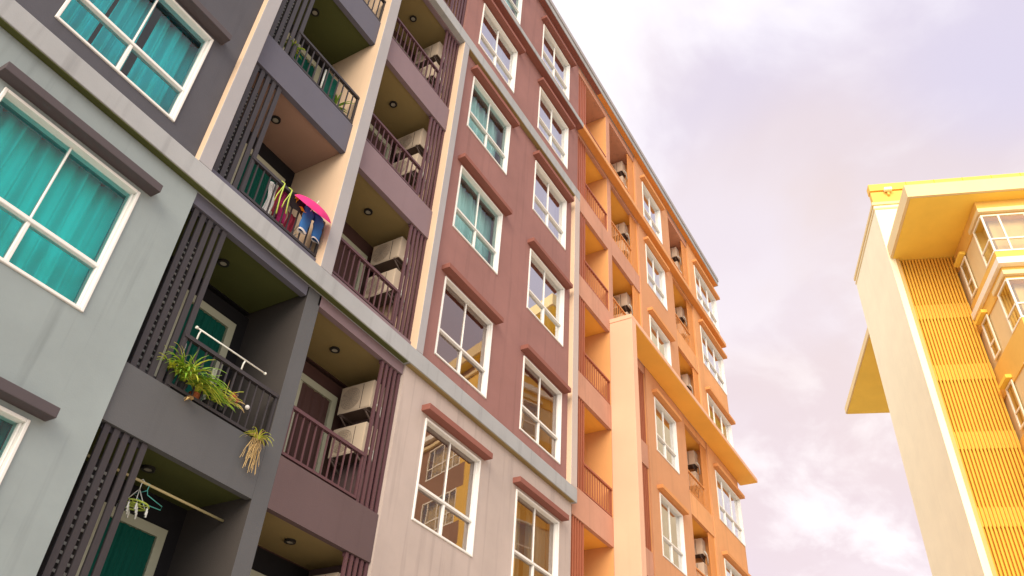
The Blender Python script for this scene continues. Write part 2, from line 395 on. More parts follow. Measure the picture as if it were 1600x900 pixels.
# ------------------------------------------------------------------ windows
def curtain_mesh(u0, u1, z0, z1, y, folds=9, amp=.06, seed=0):
    rnd = random.Random(seed); ph = [rnd.uniform(0, 6.28) for _ in range(4)]; fr = [folds*rnd.uniform(.8, 1.2), folds*1.9, folds*.43]
    mb = MB(); nu = 140
    def fn(s, t):
        w = math.sin(s*fr[0]*6.28+ph[0]) + .45*math.sin(s*fr[1]*6.28+ph[1]+t*.6) + .7*math.sin(s*fr[2]*6.28+ph[2])
        return (u0+(u1-u0)*s + .015*math.sin(t*3+ph[3])*math.sin(s*9), y + amp*w*(.65+.35*(1-t)), z0+(z1-z0)*t)
    mb.grid(fn, nu, 6); return mb
def window(c, k, gl, lint, curt=None, spans=((0,1),), Y=7.06, wide=False):
    u0, u1, z0, z1 = op(c, k); e = .003
    u0 += e; u1 -= e; z0 += e; z1 -= e
    fw_ = .036; yf = Y-.022; yb = Y+.15; f = MB()
    f.box(u0, u0+fw_, yf, yb, z0, z1)
    f.box(u1-fw_, u1, yf, yb, z0, z1)
    f.box(u0+fw_, u1-fw_, yf, yb, z0, z0+fw_); f.box(u0+fw_, u1-fw_, yf, yb, z1-fw_, z1)
    # stepped inner bead
    f.box(u0+fw_, u0+fw_+.012, yf+.05, yb, z0+fw_, z1-fw_); f.box(u1-fw_-.02, u1-fw_, yf+.05, yb, z0+fw_, z1-fw_)
    zt = z0 + .575
    f.box(u0+fw_, u1-fw_, yf+.045, yb-.02, zt-.022, zt+.022)
    cuts = [(u0+u1)/2] if not wide else [u0+.80, u0+1.62]
    for cu in cuts:
        f.box(cu-.021, cu+.021, yf+.06, yb-.03, z0+fw_, zt-.022); f.box(cu-.010, cu+.010, yf+.075, yb-.04, zt+.022, z1-fw_)
    if wide:   # glazing turns the corner
        f.box(25.95, 26.02, 7.22, 8.46, z0, z0+fw_); f.box(25.95, 26.02, 7.22, 8.46, z1-fw_, z1); f.box(25.955, 26.015, 7.22, 8.46, zt-.03, zt+.03); f.box(25.95, 26.02, 8.40, 8.46, z0+fw_, z1-fw_)
    o = f.build('window', 'white_frame', B1); bevel(o, .006, 1)
    p = MB(); yg = yf+.10; a_, b_, c_, d_ = u0+fw_*.5, u1-fw_*.5, z0+fw_*.5, z1-fw_*.5
    p.face([(a_,yg,c_), (b_,yg,c_), (b_,yg,d_), (a_,yg,d_)])
    if wide: p.face([(25.983,yg,c_), (25.983,8.43,c_), (25.983,8.43,d_), (25.983,yg,d_)])
    p.build('pane', gl, o)
    if curt:
        for i, (a, b) in enumerate(spans):
            w = u1-u0-.16
            curtain_mesh(u0+.08+w*a-(.14 if a == 0 else 0), u0+.08+w*b+(.14 if b == 1 else 0), z0-.10, z1+.12, Y+.37, folds=9*(b-a)+1, seed=hash((ord(c), k, i)) % 999).build('curtain', curt, o)
    # concrete hood over the opening
    h = MB(); zl = z1 + .055
    b1 = u1+.13 if not wide else 26.12
    h.box(u0-.13, b1, 6.94, Y+.015, zl, zl+.105)
    if wide: h.box(26.001, 26.12, Y+.015, 8.6, zl, zl+.105)
    bevel(h.build('lintel', lint, B1), .008)
YA = 7.10; YB = 7.112
window('A', -1, 'glass', 'lintel_grey', 'curtain_deep', Y=YA)
window('A', 0, 'glass', 'lintel_grey', 'curtain_teal', Y=YA)
window('A', 1, 'glass', 'lintel_grey', 'curtain_azure', ((0,.30),(.33,.58),(.66,1)), Y=YB)
window('B', 0, 'glass_mid', 'lintel_brown', Y=YA)
window('B', 1, 'glass_mid', 'lintel_brown', Y=YB)
window('B', 2, 'glass', 'lintel_brown', 'curtain_aqua', Y=YB)
window('B', 3, 'glass', 'lintel_brown', 'curtain_aqua', Y=YB)
window('B', 4, 'glass_mirror', 'lintel_brown', 'curtain_aqua', ((.62,1),), Y=YB)
window('B', 5, 'glass', 'lintel_brown', 'curtain_aqua', Y=YB)
window('C', 0, 'glass_mid', 'lintel_brown', 'curtain_sage', ((0,.5),(.66,1)), Y=YA)
window('C', 1, 'glass_mid', 'lintel_brown', Y=YB)
window('C', 2, 'glass_mirror', 'lintel_brown', 'curtain_sage', ((.72,1),), Y=YB)
window('C', 3, 'glass_mirror', 'lintel_brown', 'curtain_white', ((0,.3),(.75,1)), Y=YB)
window('C', 4, 'glass_mirror', 'lintel_brown', 'curtain_aqua', ((.55,1),), Y=YB)
window('C', 5, 'glass_mirror', 'lintel_brown', 'curtain_aqua', ((.5,1),), Y=YB)
for k in range(1, 6):
    window('E', k, 'glass_mirror', 'lintel_orange', 'curtain_sage' if k == 1 else ('curtain_white' if k > 2 else None), Y=7.10)
    window('G', k, 'glass_mirror', 'lintel_orange', 'curtain_white', ((0,.9),) if k != 4 else ((0,.4),), Y=7.10, wide=True)

# ------------------------------------------------------------------ balconies
def railing(parent, a, b, zt, matk, side, rise=.70, y=7.165):
    r = MB(); z0 = zt + .035; z1 = zt + rise
    r.box(a, b, y-.02, y+.02, z0, z0+.035); r.box(a, b, y-.028, y+.028, z1-.045, z1)
    n = max(4, int(round((b-a)/.118))); st = (b-a)/n
    for i in range(1, n):
        u = a+i*st; r.box(u-.009, u+.009, y-.009, y+.009, z0+.035, z1-.045)
    r.box(a, a+.03, y-.018, y+.018, z0+.035, z1-.045); r.box(b-.03, b, y-.018, y+.018, z0+.035, z1-.045)
    r.build('railing', matk, parent)
def slats(parent, a, n, pitch, z0, z1, matk, y=7.155, wd=.062):
    s = MB()
    for i in range(n):
        u = a + i*pitch; s.box(u, u+wd, y, y+.03, z0+.004, z1-.004)
    s.box(a-.01, a+pitch*(n-1)+.07, y+.031, y+.055, z0+.01, z0+.06)
    s.box(a-.01, a+pitch*(n-1)+.07, y+.031, y+.055, z1-.06, z1-.01)
    s.build('slat_screen', matk, parent)
def balcony(a, b, k, beam, ceil, inner, metal, side, door='old_frame', doorglass='curtain_green', wallcol=None, ledge_top=None, fas0=None):
    """fascia beam, floor, ceiling and side walls of one recessed balcony"""
    zt = FT(k) if ledge_top is None else ledge_top; zc = FB(k+1); zb = FB(k)
    m_ = MB()
    fa, fb_ = fas0 or (a, b)
    m_.box(fa, fb_, 7.13, 7.225, zb, zt)                        # beam
    m_.cur = 1; m_.box(a+.003, b-.003, 7.225, 8.195, zb+.035, zt-.12)   # slab, its underside is the ceiling below
    m_.cur = 2; m_.box(a, b, 8.2, 8.32, zb+.02, zb+.02+S)       # back wall
    bal = m_.build('balcony', [beam, ceil, inner], B1)
    if side == 'L': ra, rb = a+.545, b-.005; slats(bal, a+.085, 5, .112, zt, zc, metal, wd=.068 if b < 9 else .062)
    else: ra, rb = a+.005, b-.475; slats(bal, b-.46, 5, .102 if b < 9 else .1, zt, zc, metal, wd=.052)
    railing(bal, ra, rb, zt, metal, side)
    # sliding door in the back wall
    d = MB(); da, db = (a+.95, a+1.83) if side == 'L' else (a+.12, a+1.68); dz0 = zt-.1; dz1 = FB(k+1)-.30
    d.box(da, db, 8.14, 8.20, dz1-.11, dz1); d.box(db-.11, db, 8.14, 8.20, dz0, dz1-.11); d.box(da, da+.11, 8.14, 8.20, dz0, dz1-.11)
    if side == 'R': d.box((da+db)/2-.03, (da+db)/2+.03, 8.15, 8.20, dz0, dz1-.11)
    d.cur = 1; cm = curtain_mesh(da+.11, db-.11, dz0, dz1-.11, 8.178, 8, .010, k+5); base = len(d.v); d.v += cm.v
    for fc in cm.f: d.f.append([i+base for i in fc]); d.mi.append(1); d.sm.append(True)
    d.build('balcony_door', [door, doorglass], bal)
    # recessed ceiling lamp
    lm = MB(); cu = (a+b)/2; zz = FB(k+1)+.034
    for rad, h0, h1 in ((.075, 0, -.02), (.05, -.02, -.012)):
        pass
    ring = [(cu+.075*math.cos(t*.3927), 7.67+.075*math.sin(t*.3927)) for t in range(16)]
    ring2 = [(cu+.045*math.cos(t*.3927), 7.67+.045*math.sin(t*.3927)) for t in range(16)]
    for i in range(16):
        j = (i+1) % 16
        lm.face([(*ring[i], zz-.03), (*ring[j], zz-.03), (*ring[j], zz+.002), (*ring[i], zz+.002)])
        lm.face([(*ring[j], zz-.03), (*ring[i], zz-.03), (*ring2[i], zz-.03), (*ring2[j], zz-.03)])
    lm.cur = 1; lm.face([(*p, zz-.026) for p in ring2][::-1])
    lm.build('ceiling_light', ['lamp_black', 'lamp_lens'], bal)
    return bal
BAL = {}
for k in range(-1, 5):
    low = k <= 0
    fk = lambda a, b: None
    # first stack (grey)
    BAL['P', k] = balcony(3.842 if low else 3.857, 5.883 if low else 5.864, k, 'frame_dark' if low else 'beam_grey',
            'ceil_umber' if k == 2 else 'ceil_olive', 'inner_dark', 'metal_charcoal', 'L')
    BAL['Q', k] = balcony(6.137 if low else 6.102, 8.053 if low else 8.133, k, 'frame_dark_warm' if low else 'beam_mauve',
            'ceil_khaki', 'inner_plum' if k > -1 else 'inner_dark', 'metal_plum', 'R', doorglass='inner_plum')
for k in range(-1, 6):
    lt = 18.17 if k == 5 else None
    BAL['D', k] = balcony(13.742, 15.718, k, 'plaster_orange', 'ceil_amber', 'inner_amber', 'metal_rust', 'L', doorglass='inner_amber', door='lintel_orange', ledge_top=lt)
    BAL['H', k] = balcony(15.992, 17.953, k, 'plaster_orange', 'ceil_amber', 'inner_amber', 'metal_rust' if k < 3 else 'metal_amber', 'R', doorglass='inner_amber', door='lintel_orange', ledge_top=lt)
    BAL['F', k] = balcony(20.957, 22.903, k, 'plaster_apricot', 'ceil_amber', 'inner_amber', 'metal_amber', 'R', doorglass='inner_amber', door='lintel_orange', ledge_top=lt)
# the topmost ceilings
for a, b in ((13.742, 15.718), (15.992, 17.953), (20.957, 22.903)):
    tb = MB(); tb.box(a, b, 7.13, 8.2, 20.765, 21.045); tb.build('beam', 'plaster_orange', B1)
for a, b, z in ((3.862, 5.878, FB(5)), (6.102, 8.133, FB(5))):
    tb = MB(); tb.box(a, b, 7.14, 8.3, z, TOP-.01); tb.build('beam', 'beam_mauve', B1)
# perforated strips seen between the slats of the first stack
for k in (-1, 0, 1, 2):
    v = MB(); z0 = FT(k)+.1; z1 = FB(k+1)-.28
    for u in (4.092, 4.206):
        v.cur = 0; v.box(u-.028, u+.028, 7.31, 7.32, z0, z1)
        v.cur = 1; z = z0 + .04
        i = 0
        while z < z1 - .05:
            h = .028
            if (i % 9) in (3, 7): h = .010
            v.box(u-.018, u+.018, 7.300, 7.309, z, z+h); z += .082; i += 1
    v.build('perforated_strip', ['lamp_black', 'strip_grey'], BAL['P', k])

# ------------------------------------------------------------------ portal frame over the lower right bays
pf = MB(); pf.box(15.712, 15.985, 6.5, 7.126, GZ, 12.466); bevel(pf.build('portal_pier', 'fin_cream', B1), .01)
pc = MB(); pc.box(15.70, 26.36, 6.5, 7.126, 12.47, 12.60); bevel(pc.build('canopy', 'fin_cream', B1), .01)
ps = MB(); ps.box(15.99, 26.34, 6.515, 7.09, 12.456, 12.468); ps.build('soffit', 'ceil_amber', B1)

# ------------------------------------------------------------------ outdoor air-conditioning units
FLO = {-1: 'two floors below', 0: 'one floor below', 1: 'first floor above', 2: 'second floor above', 3: 'third floor above', 4: 'fourth floor above', 5: 'top floor, fifth above'}
AC0 = None
def ac_unit(x, y0, y1, z0, z1, label):
    """casing faces -X, fan grille on that face, steel bracket underneath"""
    global AC0
    loc = (x+.16, (y0+y1)/2, z0)
    if AC0 is None:
        t = empty('air_conditioner', loc, label, 'air conditioner', 'outdoor air conditioners on the balcony walls')
        w = y1-y0; h = z1-z0; cx, cy, cz = loc
        c = MB(); c.box(cx-.15, cx+.14, cy-w/2, cy+w/2, cz+.012, cz+h)
        c.box(cx-.158, cx-.15, cy-w/2+.02, cy-w/2+.19, cz+.03, cz+h-.02)       # service panel
        c.box(cx-.156, cx-.15, cy-w/2+.21, cy+w/2-.02, cz+.03, cz+h-.02)
        c.cur = 1; c.box(cx-.153, cx-.149, cy-w/2+.193, cy-w/2+.207, cz+.03, cz+h-.02); c.box(cx-.15, cx+.14, cy-w/2+.01, cy+w/2-.01, cz+.002, cz+.011)
        bevel(c.build('casing', ['ac_shell', 'ac_dark'], t), .012)
        f = MB(); fy = cy+.09; fz = cz+h*.5
        for rr in (.18, .15, .12, .09, .06, .03):
            pts = [(cx-.168, fy+rr*math.cos(q*.2618), fz+rr*math.sin(q*.2618)) for q in range(25)]
            f.tube(pts, .004, 4, False)
        for q in range(6):
            an = q*math.pi/6; f.tube([(cx-.166, fy-.18*math.cos(an), fz-.18*math.sin(an)), (cx-.166, fy+.18*math.cos(an), fz+.18*math.sin(an))], .003, 4)
        f.build('grille', 'ac_grille', t)
        for yy in (cy-w*.38, cy+w*.38):
            bk = MB()
            bk.box(cx-.17, cx+.18, yy-.02, yy+.02, cz-.035, cz)
            bk.tube([(cx-.15, yy, cz-.035), (cx+.17, yy, cz-.24)], .014, 6)
            bk.box(cx+.15, cx+.18, yy-.02, yy+.02, cz-.28, cz-.035)
            bk.build('bracket', 'ac_dark', t)
        pp = MB(); pp.tube([(cx-.02, cy-w/2, cz+.12), (cx+.02, cy-w/2-.06, cz+.02), (cx+.1, cy-w/2-.05, cz-.14), (cx+.17, cy-w/2-.02, cz-.22)], .014, 6)
        pp.tube([(cx+.03, cy-w/2, cz+.16), (cx+.06, cy-w/2-.05, cz+.06), (cx+.17, cy-w/2-.04, cz-.1)], .010, 6)
        pp.build('pipe', 'peg_white', t)
        AC0 = t; return t
    t = AC0.copy(); COL.objects.link(t); t.location = loc; t['label'] = label
    for ch in list(AC0.children):
        c = ch.copy(); COL.objects.link(c); c.parent = t; c.matrix_parent_inverse = ch.matrix_parent_inverse.copy()
    return t
WHERE = {'Q': 'mauve balcony beside grey bay', 'H': 'orange twin balcony', 'F': 'amber balcony near building corner'}
ORD = {-1: 'second floor below lower cream band', 0: 'first floor below lower cream band', 1: 'first floor above lower cream band', 2: 'second floor above lower cream band',
       3: 'third floor above lower cream band', 4: 'fourth floor above lower cream band', 5: 'top floor'}
for c, x, ks in (('Q', 7.78, range(-1, 4)), ('H', 17.62, range(0, 6)), ('F', 22.57, range(1, 6))):
    for k in ks:
        zc = FB(k+1); dz = .10 if k > 0 else .17
        if k != -1 or c == 'Q':
            ac_unit(x, 7.42, 8.05, zc-dz-.475, zc-dz, f'upper beige air conditioner, {WHERE[c]}, {ORD[k]}')
            if not (c == 'Q' and k == -1) and not (c == 'H' and k == 0):
                ac_unit(x, 7.42, 8.05, zc-dz-1.19, zc-dz-.715, f'lower beige air conditioner, {WHERE[c]}, {ORD[k]}')

# ------------------------------------------------------------------ laundry on the first balcony above the band
zr = FT(1) + .70
def sheet(name, matk, u0, u1, z0, z1, y, label, cat, group=None, wav=.02, seed=1, mats=None, taper=0):
    rnd = random.Random(seed); p = [rnd.uniform(0, 6) for _ in range(3)]; mb = MB()
    def fn(s, t):
        c = (u0+u1)/2; w = (u1-u0)*(1 - taper*(1-t)); 
        return (c + (s-.5)*w + .012*math.sin(t*5+p[0]), y + wav*math.sin(s*11+p[1]+t*1.5)*(1.1-t*.7) + .012*math.sin(t*9+p[2]), z0 + (z1-z0)*t + .02*(1-t)*math.sin(s*7+p[2]))
    mb.grid(fn, 16, 14); o = mb.build(name, matk)
    md = o.modifiers.new('thick', 'SOLIDIFY'); md.thickness = .006
    return tag(o, label, cat, group)
GL = 'laundry over the balcony railing'
sheet('towel', 'cloth_white', 4.86, 4.97, 7.28, 7.86, 7.24, 'narrow white towel hanging behind railing of balcony with pink umbrella', 'towel', GL, seed=2)
sheet('shirt', 'cloth_maroon', 4.97, 5.09, 7.38, 7.87, 7.22, 'red shirt hanging between the neon yellow straps', 'shirt', GL, seed=3)
sheet('shirt', 'cloth_magenta', 5.10, 5.22, 7.34, 7.87, 7.225, 'magenta shirt hanging right of the neon yellow straps', 'shirt', GL, seed=4)
sheet('trousers', 'cloth_maroon', 5.24, 5.40, 7.22, 7.62, 7.21, 'patterned maroon trousers hanging low behind the railing bars', 'trousers', GL, seed=5)
bt = MB()
for (a, b, z0, z1, c, y) in ((5.16, 5.50, 7.60, 7.86, 0, 7.12), (5.30, 5.52, 7.66, 7.70, 1, 7.105), (5.20, 5.26, 7.76, 7.84, 1, 7.105), (5.40, 5.56, 7.60, 7.67, 1, 7.10)):
    bt.cur = c; bt.grid(lambda s, t, a=a, b=b, z0=z0, z1=z1, y=y: (a+(b-a)*s, y+.02*math.sin(s*8+t*3), z0+(z1-z0)*t+.03*math.sin(s*5)), 10, 6)
o = bt.build('jacket', ['cloth_black', 'cloth_amber']); tag(o, 'black jacket with amber trim slung under the pink umbrella', 'jacket', GL)
jn = MB()
for (cx, z0, z1, lean) in ((5.505, 7.36, 7.80, -.03), (5.715, 7.40, 7.80, .02)):
    for (za, zb, c) in ((z0, z0+.03, 1), (z0+.03, z1, 0)):
        jn.cur = c
        def leg(s, t, cx=cx, za=za, zb=zb, lean=lean, z0=z0, z1=z1):
            z = za+(zb-za)*t; q = (z-z0)/(z1-z0); an = s*2*math.pi
            return (cx + lean*(1-q) + (.075+.02*q)*math.cos(an)+.008*math.sin(z*40), 7.105+.032*math.sin(an)+.006*math.sin(z*55), z+.012*math.sin(an*2))
        jn.grid(leg, 14, 8 if c == 0 else 1)
jn.cur = 0; jn.grid(lambda s, t: (5.43+.37*s, 7.135+.02*math.sin(s*6), 7.72+.16*t), 10, 3)
tag(jn.build('jeans', ['cloth_denim', 'cloth_white']), 'blue jeans with white turned hems hanging over railing by the pilaster', 'jeans', GL)
for i, (u, zlo, lab) in enumerate(((4.955, 7.30, 'left neon yellow strap hooked over the railing'), (5.10, 7.42, 'right neon yellow strap hooked over the railing'))):
    s = MB(); s.tube([(u-.03, 7.21, zr-.02), (u, 7.16, zr+.035), (u+.015, 7.10, zr-.03), (u+.01, 7.10, (zr+zlo)/2), (u+.03, 7.10, zlo)], .009, 6)
    s.tube([(u+.02, 7.10, zr-.04), (u-.05, 7.10, zr-.30), (u-.06, 7.10, zr-.42)], .007, 6)
    tag(s.build('strap', 'neon'), lab, 'strap', 'neon straps on the railing')
# umbrella lying open on the rail
um = empty('umbrella', (5.49, 7.04, 7.79), 'open pink umbrella resting on balcony railing above blue jeans', 'umbrella')
ax = Vector((-.08, -.73, .68)).normalized(); e1 = Vector((1, 0, .05)); e1 = (e1 - ax*e1.dot(ax)).normalized(); e2 = ax.cross(e1); ctr = Vector(um.location)
RU = .34
def dome(s, t):
    an = s*2*math.pi; seg = an*8/(2*math.pi); fr = seg-math.floor(seg)
    sag = 1 - .07*t*math.sin(fr*math.pi); r = RU*math.sin(t*1.15)/math.sin(1.15)*sag
    h = .10*(math.cos(t*1.15)-math.cos(1.15))/(1-math.cos(1.15)) 
    return ctr + e1*(r*math.cos(an)) + e2*(r*math.sin(an)) + ax*h
q = MB(); q.grid(dome, 64, 10); q.build('canopy', 'cloth_pink', um)
q = MB(); q.tube([ctr+ax*.15, ctr-ax*.42], .006, 6)
q.tube([ctr-ax*.42, ctr-ax*.46+e1*.02, ctr-ax*.46+e1*.05, ctr-ax*.42+e1*.06], .010, 6); q.build('shaft', 'steel_white', um)
q = MB()
for i in range(8):
    an = i*math.pi/4; d_ = e1*math.cos(an)+e2*math.sin(an)
    q.tube([ctr+ax*.10, ctr+d_*(RU*.55)+ax*.06, ctr+d_*RU-ax*.004], .003, 4)
q.build('rib', 'steel_white', um)

# ------------------------------------------------------------------ drying pole of the balcony below the band
z = FT(0)+.84
t = empty('drying_pole', (5.04, 7.15, z-.2), 'white drying pole on two brackets above dark balcony railing with plants', 'drying pole')
q = MB(); q.tube([(4.50, 7.15, z), (5.59, 7.15, z+.01)], .010, 8); q.tube([(5.58, 7.15, z+.01), (5.60, 7.15, z+.01)], .018, 8); q.tube([(4.485, 7.15, z), (4.51, 7.15, z)], .018, 8); q.build('pole', 'steel_white', t)
for u in (4.555, 5.25):
    q = MB(); q.tube([(u, 7.165, z-.15), (u, 7.16, z-.05), (u+.005, 7.15, z-.005)], .010, 6); q.build('bracket', 'steel_white', t)
# plants
def strap_plant(name, c, n, ln, matk, label, cat='plant', droop=1.0, seed=1, w=.016, out=.8, pot=None, group='plants on the balcony railing', lean=0.0):
    rnd = random.Random(seed); t = empty(name, c, label, cat, group); mb = MB()
    for i in range(n):
        an = rnd.uniform(0, 2*math.pi); l = ln*rnd.uniform(.55, 1.15); up = rnd.uniform(.3, 1.0); pts = []
        d = Vector((math.cos(an), math.sin(an)*out, 0)); p = Vector(c) + d*.02
        v = (d*.5 + Vector((0, -lean, up))).normalized(); sd = d.cross(Vector((0, 0, 1))).normalized(); N_ = 6; mb.cur = rnd.choice([0, 0, 1]) if isinstance(matk, list) and len(matk) > 1 else 0
        rows = []
        for j in range(N_+1):
            ww = w*(1-(j/N_)**2.2)*rnd.uniform(.9, 1.1)*(.6+.4*min(1, j/1.5)); rows.append((p - sd*ww + Vector((0,0,.004)), p, p + sd*ww + Vector((0,0,.004))))
            p = p + v*(l/N_); v = (v + Vector((0, -.10*lean, -.30*droop)) + d*.06).normalized()
        for j in range(N_):
            for s_ in (0, 1):
                mb.face([rows[j][s_], rows[j][s_+1], rows[j+1][s_+1], rows[j+1][s_]], True)
    mb.build('leaves', matk, t)
    if pot:
        q = MB(); cx, cy, cz = c
        prof = [(.045, -.10), (.065, 0), (.07, .0), (.07, .015), (.055, .015)]
        for i in range(len(prof)-1):
            for k in range(14):
                a0 = k*2*math.pi/14; a1 = (k+1)*2*math.pi/14
                r0, h0 = prof[i]; r1, h1 = prof[i+1]
                q.face([(cx+r0*math.cos(a0), cy+r0*math.sin(a0), cz+h0-.01), (cx+r0*math.cos(a1), cy+r0*math.sin(a1), cz+h0-.01), (cx+r1*math.cos(a1), cy+r1*math.sin(a1), cz+h1-.01), (cx+r1*math.cos(a0), cy+r1*math.sin(a0), cz+h1-.01)], True)
        q.face([(cx+.045*math.cos(-k*.449), cy+.045*math.sin(-k*.449), cz-.11) for k in range(14)])
        q.build('pot', pot, t)
    return t
f0 = FT(0)
strap_plant('potted_plant', (4.44, 7.25, f0+.20), 54, .36, ['leaf_lime', 'leaf_green'], 'small lime plant at railing beside the dark slat screen', lean=.5, seed=3, pot='pot_dark')
strap_plant('potted_plant', (4.62, 7.25, f0+.18), 90, .56, ['leaf_green', 'leaf_lime'], 'bushiest green strap-leaved plant spilling over the balcony edge', lean=.5, seed=4, w=.02, droop=1.2, pot='pot_dark')
strap_plant('potted_plant', (4.82, 7.25, f0+.16), 70, .46, ['leaf_lime', 'leaf_green'], 'yellow-green plant right of the bushiest one on railing', lean=.5, seed=5, w=.016, pot='terracotta')
strap_plant('potted_plant', (5.02, 7.25, f0+.16), 40, .36, ['leaf_green', 'leaf_lime'], 'thin leafy plant low at middle of the balcony railing', lean=.5, seed=6, w=.012, pot='pot_dark')
t = strap_plant('potted_plant', (5.20, 7.23, f0+.24), 40, .26, ['leaf_dry', 'leaf_lime'], 'small straw-coloured plant with red bloom on the railing', lean=.5, seed=8, w=.012, pot='pot_dark')
q = MB()
for i in range(3):
    c = Vector((5.24+.03*i, 7.14, f0+.36-.02*i))
    for j in range(6):
        a0 = j*math.pi/3; a1 = a0+math.pi/3
        q.face([c, c+Vector((.03*math.cos(a0), .01, .03*math.sin(a0))), c+Vector((.03*math.cos(a1), -.01, .03*math.sin(a1)))])
q.build('flower', 'flower_red', t)
t = strap_plant('hanging_plant', (5.68, 7.07, f0-.02), 40, .22, ['leaf_lime', 'leaf_dry'], 'dry tufted plant with trailing straw roots at the balcony corner', seed=9, w=.008, droop=1.4, group='plants on the balcony railing')
q = MB(); rnd = random.Random(5)
for i in range(34):
    p = Vector((5.68+rnd.uniform(-.06, .06), 7.07+rnd.uniform(-.03, .03), f0-.02)); pts = [p]
    dx_ = rnd.uniform(-.10, .12); ln = rnd.uniform(.18, .42)
    for j in range(1, 5):
        pts.append(p + Vector((dx_*(j/4)**.6 + rnd.uniform(-.012, .012), rnd.uniform(-.02, .0), -ln*(j/4))))
    q.tube(pts, .0035, 4, False)
q.build('roots', 'leaf_dry', t)
# small things at the foot of that railing
strap_plant('dry_leaf', (4.70, 7.06, f0-.03), 3, .14, ['leaf_dry'], 'curled brown leaf hanging below the green plants', cat='leaf', seed=12, w=.03, droop=2.2, group=None)
q = MB(); q.grid(lambda s, t: (5.455+.028*math.cos(s*6.283)*math.sin(t*3.1416), 7.12+.028*math.sin(s*6.283)*math.sin(t*3.1416), f0+.30+.028*math.cos(t*3.1416)), 14, 8)
tag(q.build('ball', 'cloth_white'), 'small white ball tucked between railing bars near pillar', 'ball')
sheet('towel', 'cloth_white', 4.43, 4.52, f0+.30, f0+.66, 7.26, 'pale towel hanging behind the railing by the slat screen above plants', 'towel', None, seed=21)
sheet('towel', 'curtain_sage', 4.97, 5.04, f0+.20, f0+.60, 7.27, 'narrow grey-green towel hanging behind the middle of the planted railing', 'towel', None, seed=22)

# ------------------------------------------------------------------ laundry gear of the lowest balcony
zp = 3.405
q = MB(); q.tube([(3.86, 7.5, zp-.005), (5.875, 7.5, zp+.01)], .015, 8); tag(q.build('clothes_pole', 'cloth_amber'), 'pale bamboo clothes pole across the lowest dark balcony', 'clothes pole')
M['bamboo'] = mat('bamboo', (.55, .47, .25), rough=.5, var=.15, bump=0); bpy.data.objects['clothes_pole'].data.materials[0] = M['bamboo']
t = empty('clip_hanger', (4.74, 7.5, 3.14), 'yellow-green round clip hanger with white pegs hanging from bamboo pole', 'clip hanger')
q = MB(); cz = 3.155
for rr in (.145, .06):
    q.tube([(4.74+rr*math.cos(i*.2618), 7.5+rr*math.sin(i*.2618), cz) for i in range(25)], .009, 6, False)
for i in range(4):
    an = i*math.pi/4; q.tube([(4.74-.145*math.cos(an), 7.5-.145*math.sin(an), cz), (4.74+.145*math.cos(an), 7.5+.145*math.sin(an), cz)], .005, 5)
q.build('ring', 'neon', t)
q = MB()
for i in range(3):
    an = i*2.094; q.tube([(4.74+.14*math.cos(an), 7.5+.14*math.sin(an), cz), (4.74, 7.5, cz+.17)], .005, 5)
q.tube([(4.74, 7.5, cz+.17), (4.74, 7.5, cz+.23), (4.755, 7.49, cz+.262), (4.74, 7.5, cz+.28), (4.722, 7.515, cz+.262)], .005, 5); q.build('hook', 'peg_white', t)
for i in range(12):
    an = i*math.pi/6 + .1; rr = .145 if i % 3 else .06; x_, y_ = 4.74+rr*math.cos(an), 7.5+rr*math.sin(an)
    q = MB(); q.tube([(x_, y_, cz), (x_, y_, cz-.03)], .003, 4); q.box(x_-.008, x_+.008, y_-.006, y_+.006, cz-.095, cz-.03); q.build('clothes_peg', 'peg_white', t)
q = MB(); q.tube([(4.80, 7.5, zp-.02), (4.81, 7.5, zp+.02), (4.83, 7.49, zp+.012), (4.83, 7.5, zp-.05), (4.85, 7.5, zp-.10), (5.06, 7.5, zp-.145), (5.055, 7.5, zp-.185), (4.83, 7.5, zp-.20), (4.70, 7.5, zp-.15), (4.83, 7.5, zp-.06)], .005, 5)
tag(q.build('wire_hanger', 'teal_wire'), 'empty teal wire hanger beside the round clip hanger', 'hanger')

# ------------------------------------------------------------------ bits on the second balcony above the band
f2 = FT(2)
strap_plant('potted_plant', (4.44, 7.24, f2+.32), 34, .20, ['leaf_green', 'leaf_lime'], 'green plant behind railing on second balcony above the band', seed=14, w=.02, pot='pot_dark')
t = strap_plant('potted_plant', (5.53, 7.30, f2+.14), 22, .34, ['leaf_green'], 'green plant in terracotta pot by cream pilaster, second balcony above band', seed=15, w=.02, droop=.7, pot='terracotta')
sheet('net', 'curtain_green', 5.16, 5.46, f2+.08, f2+.66, 7.25, 'green shade net tied behind railing on second balcony above the band', 'net', None, seed=31, wav=.012)
q = MB(); q.tube([(5.12, 7.22, f2+.05), (5.12, 7.22, f2+.62)], .016, 8); tag(q.build('pipe', 'steel_white'), 'white upright pipe beside green net on balcony', 'pipe')

